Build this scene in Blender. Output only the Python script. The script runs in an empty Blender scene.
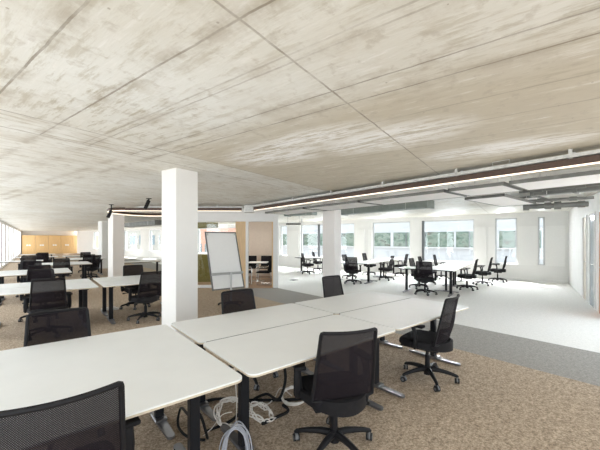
import bpy, bmesh, math, random
from math import sin, cos, pi, radians, sqrt, atan2
from mathutils import Vector, Matrix
random.seed(7)
C = bpy.context.scene.collection
H = 1.59; HC = 2.65; F = 314.0
GA = radians(39.6); DA = radians(54.6)

def G(a, b): return (a*cos(GA)-b*sin(GA), a*sin(GA)+b*cos(GA))
def D(d1, d2): return (d2*cos(DA)-d1*sin(DA), d2*sin(DA)+d1*cos(DA))
def onwall(px, d2=15.0):                 # distance along a facade seen in direction px
    t = (px-300)/F
    v = d2/(cos(DA)*t+sin(DA))
    return (-sin(DA)*t+cos(DA))*v

# ------------------------------------------------------------------ materials
def new_mat(name):
    m = bpy.data.materials.new(name); m.use_nodes = True
    nt = m.node_tree; nt.nodes.clear()
    out = nt.nodes.new('ShaderNodeOutputMaterial')
    p = nt.nodes.new('ShaderNodeBsdfPrincipled')
    nt.links.new(p.outputs[0], out.inputs[0])
    return m, nt, p, out

def mat(name, col, rough=.5, metal=0., var=.06, scale=12., bump=0., spec=.5, coords='Object', stretch=None):
    m, nt, p, out = new_mat(name)
    tc = nt.nodes.new('ShaderNodeTexCoord'); src = tc.outputs[coords]
    if stretch:
        mp = nt.nodes.new('ShaderNodeMapping'); mp.inputs['Scale'].default_value = stretch
        nt.links.new(src, mp.inputs[0]); src = mp.outputs[0]
    n = nt.nodes.new('ShaderNodeTexNoise'); n.inputs['Scale'].default_value = scale; n.inputs['Detail'].default_value = 4
    nt.links.new(src, n.inputs['Vector'])
    r = nt.nodes.new('ShaderNodeValToRGB')
    r.color_ramp.elements[0].position = .3; r.color_ramp.elements[1].position = .7
    r.color_ramp.elements[0].color = tuple(c*(1-var) for c in col)+(1,)
    r.color_ramp.elements[1].color = tuple(min(1, c*(1+var)) for c in col)+(1,)
    nt.links.new(n.outputs['Fac'], r.inputs[0]); nt.links.new(r.outputs[0], p.inputs['Base Color'])
    p.inputs['Roughness'].default_value = rough; p.inputs['Metallic'].default_value = metal
    p.inputs['Specular IOR Level'].default_value = spec
    if bump:
        b = nt.nodes.new('ShaderNodeBump'); b.inputs['Strength'].default_value = bump; b.inputs['Distance'].default_value = .01
        nt.links.new(n.outputs['Fac'], b.inputs['Height']); nt.links.new(b.outputs[0], p.inputs['Normal'])
    return m

def emit_mat(name, col, s):
    m, nt, p, out = new_mat(name)
    p.inputs['Base Color'].default_value = tuple(col)+(1,)
    p.inputs['Emission Color'].default_value = tuple(col)+(1,)
    p.inputs['Emission Strength'].default_value = s
    return m

def glass_mat(name, tint=(1, 1, 1), gloss=.07):
    m, nt, p, out = new_mat(name)
    nt.nodes.remove(p)
    t = nt.nodes.new('ShaderNodeBsdfTransparent'); t.inputs[0].default_value = tuple(tint)+(1,)
    g = nt.nodes.new('ShaderNodeBsdfGlossy'); g.inputs['Roughness'].default_value = .03
    x = nt.nodes.new('ShaderNodeMixShader'); x.inputs[0].default_value = gloss
    nt.links.new(t.outputs[0], x.inputs[1]); nt.links.new(g.outputs[0], x.inputs[2]); nt.links.new(x.outputs[0], out.inputs[0])
    return m

def mesh_fabric():
    m, nt, p, out = new_mat('chair mesh')
    p.inputs['Base Color'].default_value = (.015, .0115, .014, 1); p.inputs['Roughness'].default_value = .85; p.inputs['Specular IOR Level'].default_value = .12
    tc = nt.nodes.new('ShaderNodeTexCoord'); sx = nt.nodes.new('ShaderNodeSeparateXYZ')
    nt.links.new(tc.outputs['Object'], sx.inputs[0])
    def wave(sock, k):
        a = nt.nodes.new('ShaderNodeMath'); a.operation = 'MULTIPLY'; a.inputs[1].default_value = k
        b = nt.nodes.new('ShaderNodeMath'); b.operation = 'SINE'
        nt.links.new(sock, a.inputs[0]); nt.links.new(a.outputs[0], b.inputs[0]); return b.outputs[0]
    w1 = wave(sx.outputs['X'], 2*pi/.0075); w2 = wave(sx.outputs['Z'], 2*pi/.0095)
    mu = nt.nodes.new('ShaderNodeMath'); mu.operation = 'MULTIPLY'; nt.links.new(w1, mu.inputs[0]); nt.links.new(w2, mu.inputs[1])
    mr = nt.nodes.new('ShaderNodeMapRange'); mr.inputs[1].default_value = .15; mr.inputs[2].default_value = .7
    mr.inputs[3].default_value = .03; mr.inputs[4].default_value = .21
    nt.links.new(mu.outputs[0], mr.inputs[0])
    t = nt.nodes.new('ShaderNodeBsdfTransparent')
    x = nt.nodes.new('ShaderNodeMixShader')
    nt.links.new(mr.outputs[0], x.inputs[0]); nt.links.new(p.outputs[0], x.inputs[1]); nt.links.new(t.outputs[0], x.inputs[2])
    nt.links.new(x.outputs[0], out.inputs[0])
    return m

def nmath(nt, op, a, b=None, c=None):
    n = nt.nodes.new('ShaderNodeMath'); n.operation = op
    for i, q in enumerate((a, b, c)):
        if q is None: continue
        if isinstance(q, (int, float)): n.inputs[i].default_value = q
        else: nt.links.new(q, n.inputs[i])
    return n.outputs[0]

def nmix(nt, fac, a, b):
    n = nt.nodes.new('ShaderNodeMix'); n.data_type = 'RGBA'
    for i, q in ((0, fac), (6, a), (7, b)):
        if isinstance(q, (int, float)): n.inputs[i].default_value = q
        elif isinstance(q, tuple): n.inputs[i].default_value = q+(1,)
        else: nt.links.new(q, n.inputs[i])
    return n.outputs[2]

def noise(nt, vec, scale, detail=4, rough=.55, stretch=None):
    if stretch:
        mp = nt.nodes.new('ShaderNodeMapping'); mp.inputs['Scale'].default_value = stretch
        nt.links.new(vec, mp.inputs[0]); vec = mp.outputs[0]
    n = nt.nodes.new('ShaderNodeTexNoise'); n.inputs['Scale'].default_value = scale
    n.inputs['Detail'].default_value = detail; n.inputs['Roughness'].default_value = rough
    nt.links.new(vec, n.inputs['Vector']); return n.outputs['Fac']

def mrange(nt, v, a, b, c=0., d=1.):
    n = nt.nodes.new('ShaderNodeMapRange')
    for i, q in enumerate((a, b, c, d)): n.inputs[i+1].default_value = q
    nt.links.new(v, n.inputs[0]); return n.outputs[0]

def concrete_mat():
    # object x = d2, object y = d1 : formwork joints of the slab
    m, nt, p, out = new_mat('board marked concrete')
    tc = nt.nodes.new('ShaderNodeTexCoord'); P = tc.outputs['Object']
    s = nt.nodes.new('ShaderNodeSeparateXYZ'); nt.links.new(P, s.inputs[0]); X, Y = s.outputs['X'], s.outputs['Y']
    big = noise(nt, P, .55, 5); fine = noise(nt, P, 9, 6, .65)
    str1 = noise(nt, P, 3.0, 9, .72, (4.5, .7, 1)); str2 = noise(nt, P, 3.0, 9, .72, (.7, 4.5, 1))
    side = nmath(nt, 'GREATER_THAN', Y, 3.46)
    streak = nmix(nt, side, str1, str2)
    sp = nt.nodes.new('ShaderNodeSeparateColor'); nt.links.new(streak, sp.inputs[0]); streak = sp.outputs[0]
    mott = noise(nt, P, 2.4, 8, .7)
    col = nmix(nt, mrange(nt, big, .38, .64), (.75, .735, .675), (.84, .845, .815))
    rim = nmath(nt, 'ADD', X, nmath(nt, 'MULTIPLY', nmath(nt, 'SUBTRACT', noise(nt, P, 1.5, 4), .5), .5))
    brown_zone = nmath(nt, 'MULTIPLY', mrange(nt, rim, 1.9, 2.5), nmath(nt, 'LESS_THAN', Y, 3.46))       # browner zone of the slab beyond one joint
    brown_zone = nmath(nt, 'MULTIPLY', brown_zone, nmath(nt, 'LESS_THAN', X, 6.2))
    col = nmix(nt, nmath(nt, 'MULTIPLY', brown_zone, .75), col, (.58, .52, .405))
    col = nmix(nt, mrange(nt, mott, .50, .66, 0, .42), col, (.56, .51, .425))
    worn = mrange(nt, noise(nt, P, .42, 3), .40, .60, .25, 1)
    col = nmix(nt, nmath(nt, 'MULTIPLY', worn, mrange(nt, streak, .515, .62, 0, .85)), col, (.49, .445, .345))
    col = nmix(nt, mrange(nt, streak, .44, .32, 0, .65), col, (.90, .89, .865))
    col = nmix(nt, mrange(nt, fine, .56, .68, 0, .42), col, (.46, .415, .34))
    # pale streaky patches inside fixed ellipses
    patch_noise = noise(nt, P, 5, 6, .75, (3.2, .55, 1)); ell = None
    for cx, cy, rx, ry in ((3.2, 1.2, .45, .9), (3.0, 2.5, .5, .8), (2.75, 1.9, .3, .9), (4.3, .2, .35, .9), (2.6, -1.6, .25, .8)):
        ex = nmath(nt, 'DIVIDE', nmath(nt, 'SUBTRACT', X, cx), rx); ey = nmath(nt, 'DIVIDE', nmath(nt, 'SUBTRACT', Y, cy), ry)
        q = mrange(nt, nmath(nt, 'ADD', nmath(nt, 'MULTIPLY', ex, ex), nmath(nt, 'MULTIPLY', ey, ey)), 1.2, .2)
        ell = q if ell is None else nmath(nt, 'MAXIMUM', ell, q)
    pale_patch = nmath(nt, 'MULTIPLY', ell, mrange(nt, patch_noise, .40, .54))
    col = nmix(nt, nmath(nt, 'MULTIPLY', pale_patch, 1.0), col, (.97, .965, .95))
    # rust/pit specks
    vor = nt.nodes.new('ShaderNodeTexVoronoi'); vor.inputs['Scale'].default_value = 4.5; nt.links.new(P, vor.inputs['Vector'])
    pit = nmath(nt, 'LESS_THAN', vor.outputs['Distance'], .035)
    col = nmix(nt, nmath(nt, 'MULTIPLY', pit, .55), col, (.30, .25, .19))
    wob = nmath(nt, 'MULTIPLY', nmath(nt, 'SUBTRACT', noise(nt, P, 6, 3), .5), .016)
    Xw = nmath(nt, 'ADD', X, wob); Yw = nmath(nt, 'ADD', Y, wob)
    xl = [(.59, 1), (1.06, 1), (1.43, .45), (1.5, .6), (1.96, .9), (2.2, 1), (2.7, .5), (3.2, .6), (3.7, .5), (4.2, .6), (5.2, .6), (6.2, .6), (.1, .7), (-.4, .7), (-.9, .6), (-1.4, .6), (7.2, .5), (8.2, .5), (9.2, .5)]
    lx = None
    for q, w in xl:
        c = nmath(nt, 'MULTIPLY', nmath(nt, 'COMPARE', Xw, q, .007), w)
        lx = c if lx is None else nmath(nt, 'MAXIMUM', lx, c)
    lx = nmath(nt, 'MULTIPLY', lx, nmath(nt, 'LESS_THAN', Y, 3.97))
    yl = [(-3.7, .7), (-1.25, .8), (1.11, 1), (3.46, 1), (3.97, .9), (4.88, .5), (5.4, .6), (6.3, .5), (7.2, .8), (8.1, .4), (9.6, .7), (12, .7), (14.5, .7), (17, .7), (19.5, .7), (24, .7), (29, .7), (34, .7)]
    ly = None
    for q, w in yl:
        c = nmath(nt, 'MULTIPLY', nmath(nt, 'COMPARE', Yw, q, .0075), w)
        ly = c if ly is None else nmath(nt, 'MAXIMUM', ly, c)
    L = nmath(nt, 'MAXIMUM', lx, ly)
    brk = mrange(nt, noise(nt, P, 3.5, 4), .36, .55, .35, 1)
    L = nmath(nt, 'MULTIPLY', L, brk)
    # soft stain beside joints
    sx_ = None
    for q, w in xl[:6]:
        c = mrange(nt, nmath(nt, 'ABSOLUTE', nmath(nt, 'SUBTRACT', Xw, q)), .09, .0, 0, .6*w)
        sx_ = c if sx_ is None else nmath(nt, 'MAXIMUM', sx_, c)
    sx_ = nmath(nt, 'MULTIPLY', sx_, mrange(nt, mott, .42, .58))
    col = nmix(nt, sx_, col, (.40, .35, .27))
    col = nmix(nt, nmath(nt, 'MULTIPLY', L, .72), col, (.25, .21, .16))
    nt.links.new(col, p.inputs['Base Color'])
    p.inputs['Roughness'].default_value = .62; p.inputs['Specular IOR Level'].default_value = .35
    b = nt.nodes.new('ShaderNodeBump'); b.inputs['Strength'].default_value = .25; b.inputs['Distance'].default_value = .02
    hgt = nmath(nt, 'SUBTRACT', streak, nmath(nt, 'MULTIPLY', L, .6))
    nt.links.new(hgt, b.inputs['Height']); nt.links.new(b.outputs[0], p.inputs['Normal'])
    return m

def carpet_mat():
    # object x = a : three carpet fields running along b
    m, nt, p, out = new_mat('carpet tiles')
    tc = nt.nodes.new('ShaderNodeTexCoord'); P = tc.outputs['Object']
    s = nt.nodes.new('ShaderNodeSeparateXYZ'); nt.links.new(P, s.inputs[0])
    n1 = noise(nt, P, 46, 5, .75); n2 = noise(nt, P, 15, 5, .65); n3 = noise(nt, P, 110, 2, .6)
    nv = nmath(nt, 'ADD', nmath(nt, 'MULTIPLY', n1, .6), nmath(nt, 'ADD', nmath(nt, 'MULTIPLY', n2, .25), nmath(nt, 'MULTIPLY', n3, .15)))
    f = mrange(nt, nv, .42, .59)
    brown = nmix(nt, f, (.235, .18, .13), (.64, .52, .40))
    dark = nmix(nt, f, (.26, .25, .235), (.40, .385, .36))
    light = nmix(nt, f, (.66, .652, .63), (.79, .782, .76))
    g1 = nmath(nt, 'GREATER_THAN', s.outputs['X'], 4.68); g2 = nmath(nt, 'GREATER_THAN', s.outputs['X'], 6.07)
    col = nmix(nt, g2, nmix(nt, g1, brown, dark), light)
    nt.links.new(col, p.inputs['Base Color']); p.inputs['Roughness'].default_value = .95; p.inputs['Specular IOR Level'].default_value = .1
    b = nt.nodes.new('ShaderNodeBump'); b.inputs['Strength'].default_value = .4; b.inputs['Distance'].default_value = .01
    nt.links.new(n1, b.inputs['Height']); nt.links.new(b.outputs[0], p.inputs['Normal'])
    return m

def ribbon_mat(name, cols, sx=.5):
    m, nt, p, out = new_mat(name)
    tc = nt.nodes.new('ShaderNodeTexCoord'); P = tc.outputs['Object']
    n = noise(nt, P, 1.1, 5, .7, (1, sx, 1.4))
    r = nt.nodes.new('ShaderNodeValToRGB'); r.color_ramp.elements.remove(r.color_ramp.elements[1])
    r.color_ramp.elements[0].position = .3; r.color_ramp.elements[0].color = cols[0]+(1,)
    for i, c in enumerate(cols[1:]):
        e = r.color_ramp.elements.new(.3+.4*(i+1)/(len(cols)-1)); e.color = c+(1,)
    nt.links.new(n, r.inputs[0]); nt.links.new(r.outputs[0], p.inputs['Base Color'])
    p.inputs['Roughness'].default_value = .25; return m

M = {}
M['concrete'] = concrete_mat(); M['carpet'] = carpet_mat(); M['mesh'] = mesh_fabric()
M['white'] = mat('white painted wall', (.87, .87, .865), .7, var=.02, scale=3)
M['colwhite'] = mat('white painted column', (.82, .815, .80), .6, var=.02, scale=3)
M['colpink'] = mat('off white painted column', (.84, .81, .79), .6, var=.02, scale=3)
M['laminate'] = mat('white desk laminate', (.79, .80, .795), .5, var=.012, scale=6, spec=.22)
M['edge'] = mat('birch desk edge', (.58, .50, .38), .55, var=.12, scale=40)
M['black'] = mat('black plastic', (.014, .0135, .015), .5, var=.15, scale=30, spec=.16)
M['fabric'] = mat('black seat fabric', (.017, .016, .018), .95, var=.25, scale=160, bump=.2, spec=.15)
M['powder'] = mat('black powder coated steel', (.012, .0125, .015), .45, metal=.0, var=.1, scale=60, spec=.18)
M['foot'] = mat('dark polished metal foot', (.26, .26, .27), .34, metal=.9, var=.03, scale=30)
M['greyrim'] = mat('grey caster rim', (.16, .16, .165), .4, var=.1)
M['rubber'] = mat('black rubber tread', (.015, .015, .016), .7, var=.1)
M['chrome'] = mat('chrome', (.75, .75, .76), .15, metal=1, var=.04)
M['galv'] = mat('galvanised steel', (.66, .67, .65), .45, metal=.3, var=.15, scale=18)
M['galvdark'] = mat('dark galvanised duct', (.16, .165, .155), .4, metal=.4, var=.22, scale=7)
M['ductgreen'] = mat('grey green coated duct', (.25, .285, .265), .55, metal=.15, var=.1, scale=8)
M['bronze'] = mat('brown anodised aluminium', (.10, .066, .052), .45, metal=.35, var=.08, scale=20)
M['led'] = emit_mat('warm led diffuser', (1, .86, .70), 1.25)
M['fill panel'] = emit_mat('fill panel diffuser', (1, .95, .88), 14.0)
M['sail'] = mat('white acoustic panel', (.92, .92, .915), .8, var=.02, scale=20)
M['oak'] = mat('honey oak veneer', (.74, .50, .24), .5, var=.10, scale=4, stretch=(6, 6, .6))
M['oaklight'] = mat('pale oak veneer', (.74, .53, .31), .5, var=.10, scale=4, stretch=(6, 6, .6))
M['beige'] = mat('beige painted wall', (.70, .60, .51), .8, var=.03)
M['olive'] = mat('olive felt', (.23, .20, .055), .9, var=.12, scale=40)
M['boardwhite'] = mat('white enamel board', (.92, .925, .925), .22, var=.01)
M['frame'] = mat('light grey aluminium frame', (.55, .56, .57), .4, metal=.4, var=.05)
M['darkframe'] = mat('dark grey window frame', (.12, .13, .14), .45, var=.08)
M['glass'] = glass_mat('clear window glass', (.97, .985, .985), .05)
M['partglass'] = glass_mat('partition glass', (.96, .97, .96), .06)
M['whitecable'] = mat('white cable', (.72, .68, .63), .5, var=.06)
M['greycable'] = mat('grey cable', (.38, .39, .43), .5, var=.1)
M['blackcable'] = mat('black cable', (.012, .012, .013), .6, var=.1, spec=.12)
M['facade'] = mat('pale render facade', (.47, .48, .50), .8, var=.04, scale=.6)
M['facadepink'] = mat('pink render facade', (.62, .34, .26), .85, var=.05, scale=.8)
M['facadegrey'] = mat('grey brick facade', (.42, .40, .36), .85, var=.15, scale=1.2)
M['ribbon'] = ribbon_mat('ribbon glass with painted reflections', [(.02, .045, .03), (.05, .09, .055), (.09, .15, .115), (.20, .24, .20), (.035, .06, .04), (.20, .12, .09)])  # tree reflections painted into the glass colour as green mottling
M['farglass'] = mat('far window glass', (.16, .22, .25), .2, var=.2, scale=.8)
M['ground'] = mat('street paving', (.30, .29, .28), .9, var=.08, scale=.3)
M['orange'] = mat('orange lacquer', (.62, .21, .07), .5, var=.04)
M['greyglass'] = mat('blue grey frosted glass', (.36, .42, .47), .15, var=.05)
M['doorbeige'] = mat('beige door leaf', (.62, .56, .48), .6, var=.04)
M['wood floor'] = mat('brown plank floor', (.40, .26, .16), .5, var=.15, scale=4, stretch=(1, 8, 1))
M['socket'] = mat('dark steel floor outlet', (.16, .16, .16), .5, metal=.4)

# ------------------------------------------------------------------ mesh builder
class MB:
    def __init__(s): s.bm = bmesh.new()
    def _tag(s, faces, mi, smooth):
        for f in faces: f.material_index = mi; f.smooth = smooth
    def box(s, c, d, rz=0, rx=0, ry=0, mi=0, bev=0, seg=2):
        b = bmesh.new(); bmesh.ops.create_cube(b, size=1)
        for v in b.verts: v.co = Vector((v.co.x*d[0], v.co.y*d[1], v.co.z*d[2]))
        if bev: bmesh.ops.bevel(b, geom=list(b.edges), offset=bev, segments=seg, profile=.6, affect='EDGES')
        R = Matrix.Translation(Vector(c)) @ Matrix.Rotation(rz, 4, 'Z') @ Matrix.Rotation(rx, 4, 'X') @ Matrix.Rotation(ry, 4, 'Y')
        s.merge(b, R, mi, bool(bev)); return s
    def merge(s, b, R, mi=None, smooth=False):
        mp = {v: s.bm.verts.new(R @ v.co) for v in b.verts}
        for f in b.faces:
            try: n = s.bm.faces.new([mp[v] for v in f.verts])
            except ValueError: continue
            n.material_index = f.material_index if mi is None else mi; n.smooth = smooth
        b.free()
    def span(s, p0, p1, w, h, mi=0, z=None, bev=0):           # horizontal bar from p0 to p1 (x,y), width w, z range
        dx, dy = p1[0]-p0[0], p1[1]-p0[1]
        return s.box(((p0[0]+p1[0])/2, (p0[1]+p1[1])/2, (z[0]+z[1])/2), (sqrt(dx*dx+dy*dy), w, z[1]-z[0]), rz=atan2(dy, dx), mi=mi, bev=bev)
    def tube(s, pts, r, n=8, closed=False, mi=0, caps=True, flat=None):
        pts = [Vector(p) for p in pts]; N = len(pts)
        rs = r if isinstance(r, (list, tuple)) else [r]*N
        rings = []; up = None
        for i, p in enumerate(pts):
            a = pts[(i-1) % N] if (closed or i > 0) else p
            b = pts[(i+1) % N] if (closed or i < N-1) else p
            t = (b-a).normalized()
            if up is None:
                up = Vector((0, 0, 1)) if abs(t.z) < .9 else Vector((0, 1, 0))
            e1 = (up - t*up.dot(t)).normalized(); up = e1; e2 = t.cross(e1)
            k = flat or 1
            rings.append([s.bm.verts.new(p + e1*rs[i]*cos(2*pi*j/n) + e2*rs[i]*k*sin(2*pi*j/n)) for j in range(n)])
        for i in range(N if closed else N-1):
            A, B = rings[i], rings[(i+1) % N]
            for j in range(n):
                f = s.bm.faces.new((A[j], A[(j+1) % n], B[(j+1) % n], B[j])); f.material_index = mi; f.smooth = True
        if caps and not closed:
            for rg in (rings[0][::-1], rings[-1]):
                f = s.bm.faces.new(rg); f.material_index = mi
        return s
    def cyl(s, c, r, h, axis='Z', n=16, mi=0, r2=None):
        c = Vector(c); ax = {'X': Vector((1, 0, 0)), 'Y': Vector((0, 1, 0)), 'Z': Vector((0, 0, 1))}[axis]
        return s.tube([c-ax*h/2, c+ax*h/2], [r, r if r2 is None else r2], n, mi=mi)
    def prism(s, poly, z0, z1, mi_top=0, mi_side=0, mi_bot=None, smooth=False):
        lo = [s.bm.verts.new((x, y, z0)) for x, y in poly]; hi = [s.bm.verts.new((x, y, z1)) for x, y in poly]
        f = s.bm.faces.new(hi); f.material_index = mi_top
        f = s.bm.faces.new(lo[::-1]); f.material_index = mi_side if mi_bot is None else mi_bot
        n = len(poly)
        for i in range(n):
            f = s.bm.faces.new((lo[i], lo[(i+1) % n], hi[(i+1) % n], hi[i])); f.material_index = mi_side; f.smooth = smooth
        return s
    def grid(s, fn, nu, nv, mi=0):
        V = [[s.bm.verts.new(fn(i/nu, j/nv)) for i in range(nu+1)] for j in range(nv+1)]
        for j in range(nv):
            for i in range(nu):
                f = s.bm.faces.new((V[j][i], V[j][i+1], V[j+1][i+1], V[j+1][i])); f.smooth = True; f.material_index = mi
        return s
    def build(s, name, mats, parent=None, loc=None, rz=None, sharp=35):
        bmesh.ops.recalc_face_normals(s.bm, faces=list(s.bm.faces))
        me = bpy.data.meshes.new(name); s.bm.to_mesh(me); s.bm.free()
        for m in (mats if isinstance(mats, (list, tuple)) else [mats]): me.materials.append(m)
        me.set_sharp_from_angle(angle=radians(sharp))
        o = bpy.data.objects.new(name, me); C.objects.link(o)
        if parent: o.parent = parent
        if loc: o.location = loc
        if rz is not None: o.rotation_euler.z = rz
        return o

def thing(name, label, cat, loc=(0, 0, 0), rz=0, group=None):
    o = bpy.data.objects.new(name, None); C.objects.link(o); o.empty_display_size = .1
    o.location = loc; o.rotation_euler.z = rz
    return tag(o, label, cat, group)
def tag(o, label, cat, group=None):
    o['label'] = label; o['category'] = cat
    if group: o['group'] = group
    return o
def struct(o, label=None):
    o['kind'] = 'structure'
    if label: o['label'] = label
    return o
def dup(root, loc, rz, label, group=None):
    r = root.copy(); C.objects.link(r); r.location = loc; r.rotation_euler.z = rz; r['label'] = label
    if group: r['group'] = group
    for ch in list(root.children):
        c = ch.copy(); C.objects.link(c); c.parent = r
        for g in list(ch.children):
            d = g.copy(); C.objects.link(d); d.parent = c
    return r
def rrect(w, d, r, n=5):
    pts = []
    for cx, cy, a0 in ((w/2-r, d/2-r, 0), (-w/2+r, d/2-r, pi/2), (-w/2+r, -d/2+r, pi), (w/2-r, -d/2+r, 1.5*pi)):
        for i in range(n+1):
            a = a0+pi/2*i/n; pts.append((cx+r*cos(a), cy+r*sin(a)))
    return pts

# ------------------------------------------------------------------ setting
LW = -1.65           # left window wall, at a
RWD = -1.35          # right wall, at d1
WW = 15.0            # window wall, at d2
BEND = 47.0          # far end wall, at b
def solve(fa, fb):   # intersection helper for two linear forms (nu,nv,c)
    (a, b, c), (d, e, f) = fa, fb; k = a*e-b*d
    return ((c*e-b*f)/k, (a*f-c*d)/k)
la = (cos(GA), sin(GA)); lb = (-sin(GA), cos(GA)); l2 = (cos(DA), sin(DA)); l1 = (-sin(DA), cos(DA))
pfl = solve(la+(LW-.3,), lb+(BEND+.3,))
pfr = solve(l2+(WW+.3,), lb+(BEND+.3,))
pwr = solve(l2+(WW+.3,), l1+(RWD-.3,))
pr1 = D(RWD-.3, 4.5)
pr2 = (5.6, pr1[1]); pr3 = (5.6, -2.4)
pbl = solve(la+(LW-.3,), (0, 1, -2.4))
outline = [pfl, pbl, pr3, pr2, pr1, pwr, pfr]
def loc_poly(poly, ang): return [(x*cos(ang)+y*sin(ang), -x*sin(ang)+y*cos(ang)) for x, y in poly]
struct(MB().prism(loc_poly(outline, GA), -.35, 0).build('floor', M['carpet'], rz=GA))
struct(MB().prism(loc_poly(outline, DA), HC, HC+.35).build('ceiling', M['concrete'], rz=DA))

def wall_with_openings(x0, x1, opens, sill, head, t, y, sign=1):
    """boxes in a local frame: wall runs along local x at local y .. y+sign*t"""
    m = MB(); yc = y+sign*t/2
    m.box(((x0+x1)/2, yc, sill/2), (x1-x0, t, sill)); m.box(((x0+x1)/2, yc, (head+HC)/2), (x1-x0, t, HC-head))
    xs = [x0]
    for o in sorted(opens): xs += [o[0], o[1]]
    xs.append(x1)
    for i in range(0, len(xs), 2):
        if xs[i+1]-xs[i] > .02: m.box(((xs[i]+xs[i+1])/2, yc, (sill+head)/2), (xs[i+1]-xs[i], t, head-sill))
    return m
# left wall : local frame x along b (rotate GA+90), local y = -a
ops = []
b = -.6
while b < 45: ops.append((b, b+1.65)); b += 2.5
struct(wall_with_openings(-.75, BEND, ops, .12, 2.5, .3, -LW, 1).build('wall_left', M['white'], rz=GA+pi/2))
# far end wall
struct(MB().box(((LW+8)/2, BEND+.15, HC/2), (8-LW+2, .3, HC)).build('wall_far', M['white'], rz=GA))
# right wing window wall (local x = d2 ; use frame rotated DA+90: x along d1, y = -d2)
pw = [(onwall(a), onwall(b)) for a, b in ((569, 545), (538, 517), (495, 474), (422, 410), (372, 354), (300, 287))]
wins = []
for (p, q) in zip(pw[:-1], pw[1:]): wins.append((p[1], q[0]))
wins.append((pw[-1][1], onwall(279.5)))
d = onwall(236)-.0
wins += [(onwall(236), onwall(197)), (onwall(196), onwall(186)), (onwall(160), onwall(149)), (onwall(140.5), onwall(123.5)), (onwall(117), onwall(111)), (onwall(108.5), onwall(104.8)), (onwall(99), onwall(93))]
SILL, HEAD = .62, 2.47
wall = wall_with_openings(RWD-.3, 43, wins, SILL, HEAD, .3, -WW, -1)
struct(wall.build('wall_window', M['white'], rz=DA+pi/2))
# right wall with door openings
doors = ((10.95, 11.5), (9.81, 10.44), (8.75, 9.3))
SIDE = (4.7, 8.6)  # unseen side opening, added to let fill light into the wing
m = MB(); xs = [4.5, SIDE[0], SIDE[1]]
for a_, b_ in sorted(doors): xs += [a_, b_]
xs.append(WW)
for i in range(0, len(xs), 2): m.box(((xs[i]+xs[i+1])/2, RWD-.12, HC/2), (xs[i+1]-xs[i], .24, HC))
for a_, b_ in doors: m.box(((a_+b_)/2, RWD-.12, (2.2+HC)/2), (b_-a_, .24, HC-2.2))
m.box((sum(SIDE)/2, RWD-.12, .05), (SIDE[1]-SIDE[0], .24, .1)); m.box((sum(SIDE)/2, RWD-.12, 2.6), (SIDE[1]-SIDE[0], .24, .1))
struct(m.build('wall_right', M['white'], rz=DA))
for k, ((a_, b_), mt) in enumerate(zip(doors, (M['doorbeige'], M['greyglass'], M['orange']))):
    o = struct(MB().box(((a_+b_)/2, RWD-.024, 1.1), (b_-a_-.01, .06, 2.19)).build('door_%d' % (k+1), mt, rz=DA))
    MB().tube([(a_+.07, RWD+.005, 1.02), (a_+.07, RWD+.05, 1.02), (a_+.17, RWD+.05, 1.02)], .009).build('door_handle', M['chrome'], o)
    f = MB()
    for x in (a_-.03, b_+.03): f.box((x, RWD+.01, 1.12), (.06, .02, 2.24))
    f.box(((a_+b_)/2, RWD+.01, 2.22), (b_-a_, .02, .04))
    f.build('door_frame', M['white'], o)

# window units
wn = 0
for (x0, x1) in wins:
    wn += 1
    w = x1-x0; f = MB(); t = .05
    zc = (SILL+HEAD)/2; hh = HEAD-SILL; y = WW+.14
    Y = -y
    f.box(((x0+x1)/2, Y, SILL+t/2), (w, .07, t)); f.box(((x0+x1)/2, Y, HEAD-t/2), (w, .07, t))
    f.box((x0+t/2, Y, zc), (t, .07, hh)); f.box((x1-t/2, Y, zc), (t, .07, hh))
    o = struct(f.build('window_%d' % wn, M['frame'], rz=DA+pi/2))
    MB().box(((x0+x1)/2, Y-.004, zc), (w-2*t, .008, hh-2*t)).build('window_pane', M['glass'], o)
    MB().box(((x0+x1)/2, -WW+.03, SILL+.012), (w+.06, .12, .024)).build('window_sill', M['white'], o)
for k, px in enumerate((318.5, 422.8)):
    x = onwall(px)
    struct(MB().box((x, -WW-.05, (SILL+HEAD)/2), (.10, .10, HEAD-SILL)).build('trim_%d' % (k+1), M['darkframe'], rz=DA+pi/2), 'dark grey window post')
# pale cladding panels on the piers
k = 2
for a_, b_ in ((565, 546), (537, 518), (494.5, 488.5), (486.5, 475), (371.5, 368.5), (365, 355.5), (299, 288)):
    k += 1; x0, x1 = onwall(a_), onwall(b_)
    struct(MB().box(((x0+x1)/2, -WW+.025, (SILL+2.12)/2), (x1-x0, .05, 2.12-SILL)).build('trim_%d' % k, M['sail'], rz=DA+pi/2), 'white pier cladding panel')
k += 1
struct(MB().box((5, -WW+.012, .05), (12.6, .024, .1)).build('baseboard_window', M['white'], rz=DA+pi/2))

# columns
def column(u, v, s, m, label):
    p = (u+s/2*(l1[0]+l2[0]), v+s/2*(l1[1]+l2[1]))
    struct(MB().box((0, 0, HC/2), (s, s, HC), bev=.006, seg=1).build('column', m, loc=(p[0], p[1], 0), rz=DA), label)
column(-1.813, 4.591, .38, M['colwhite'], 'white square column behind the nearest desks')
column(.934, 8.5, .38, M['colpink'], 'off white square column beside the wooden band of lights')
column(-6.41, 10.76, .38, M['colpink'], 'square column at the end of the lamp loop')
column(-11.04, 17.5, .48, M['colwhite'], 'white square column deeper in the left hall')

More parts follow.
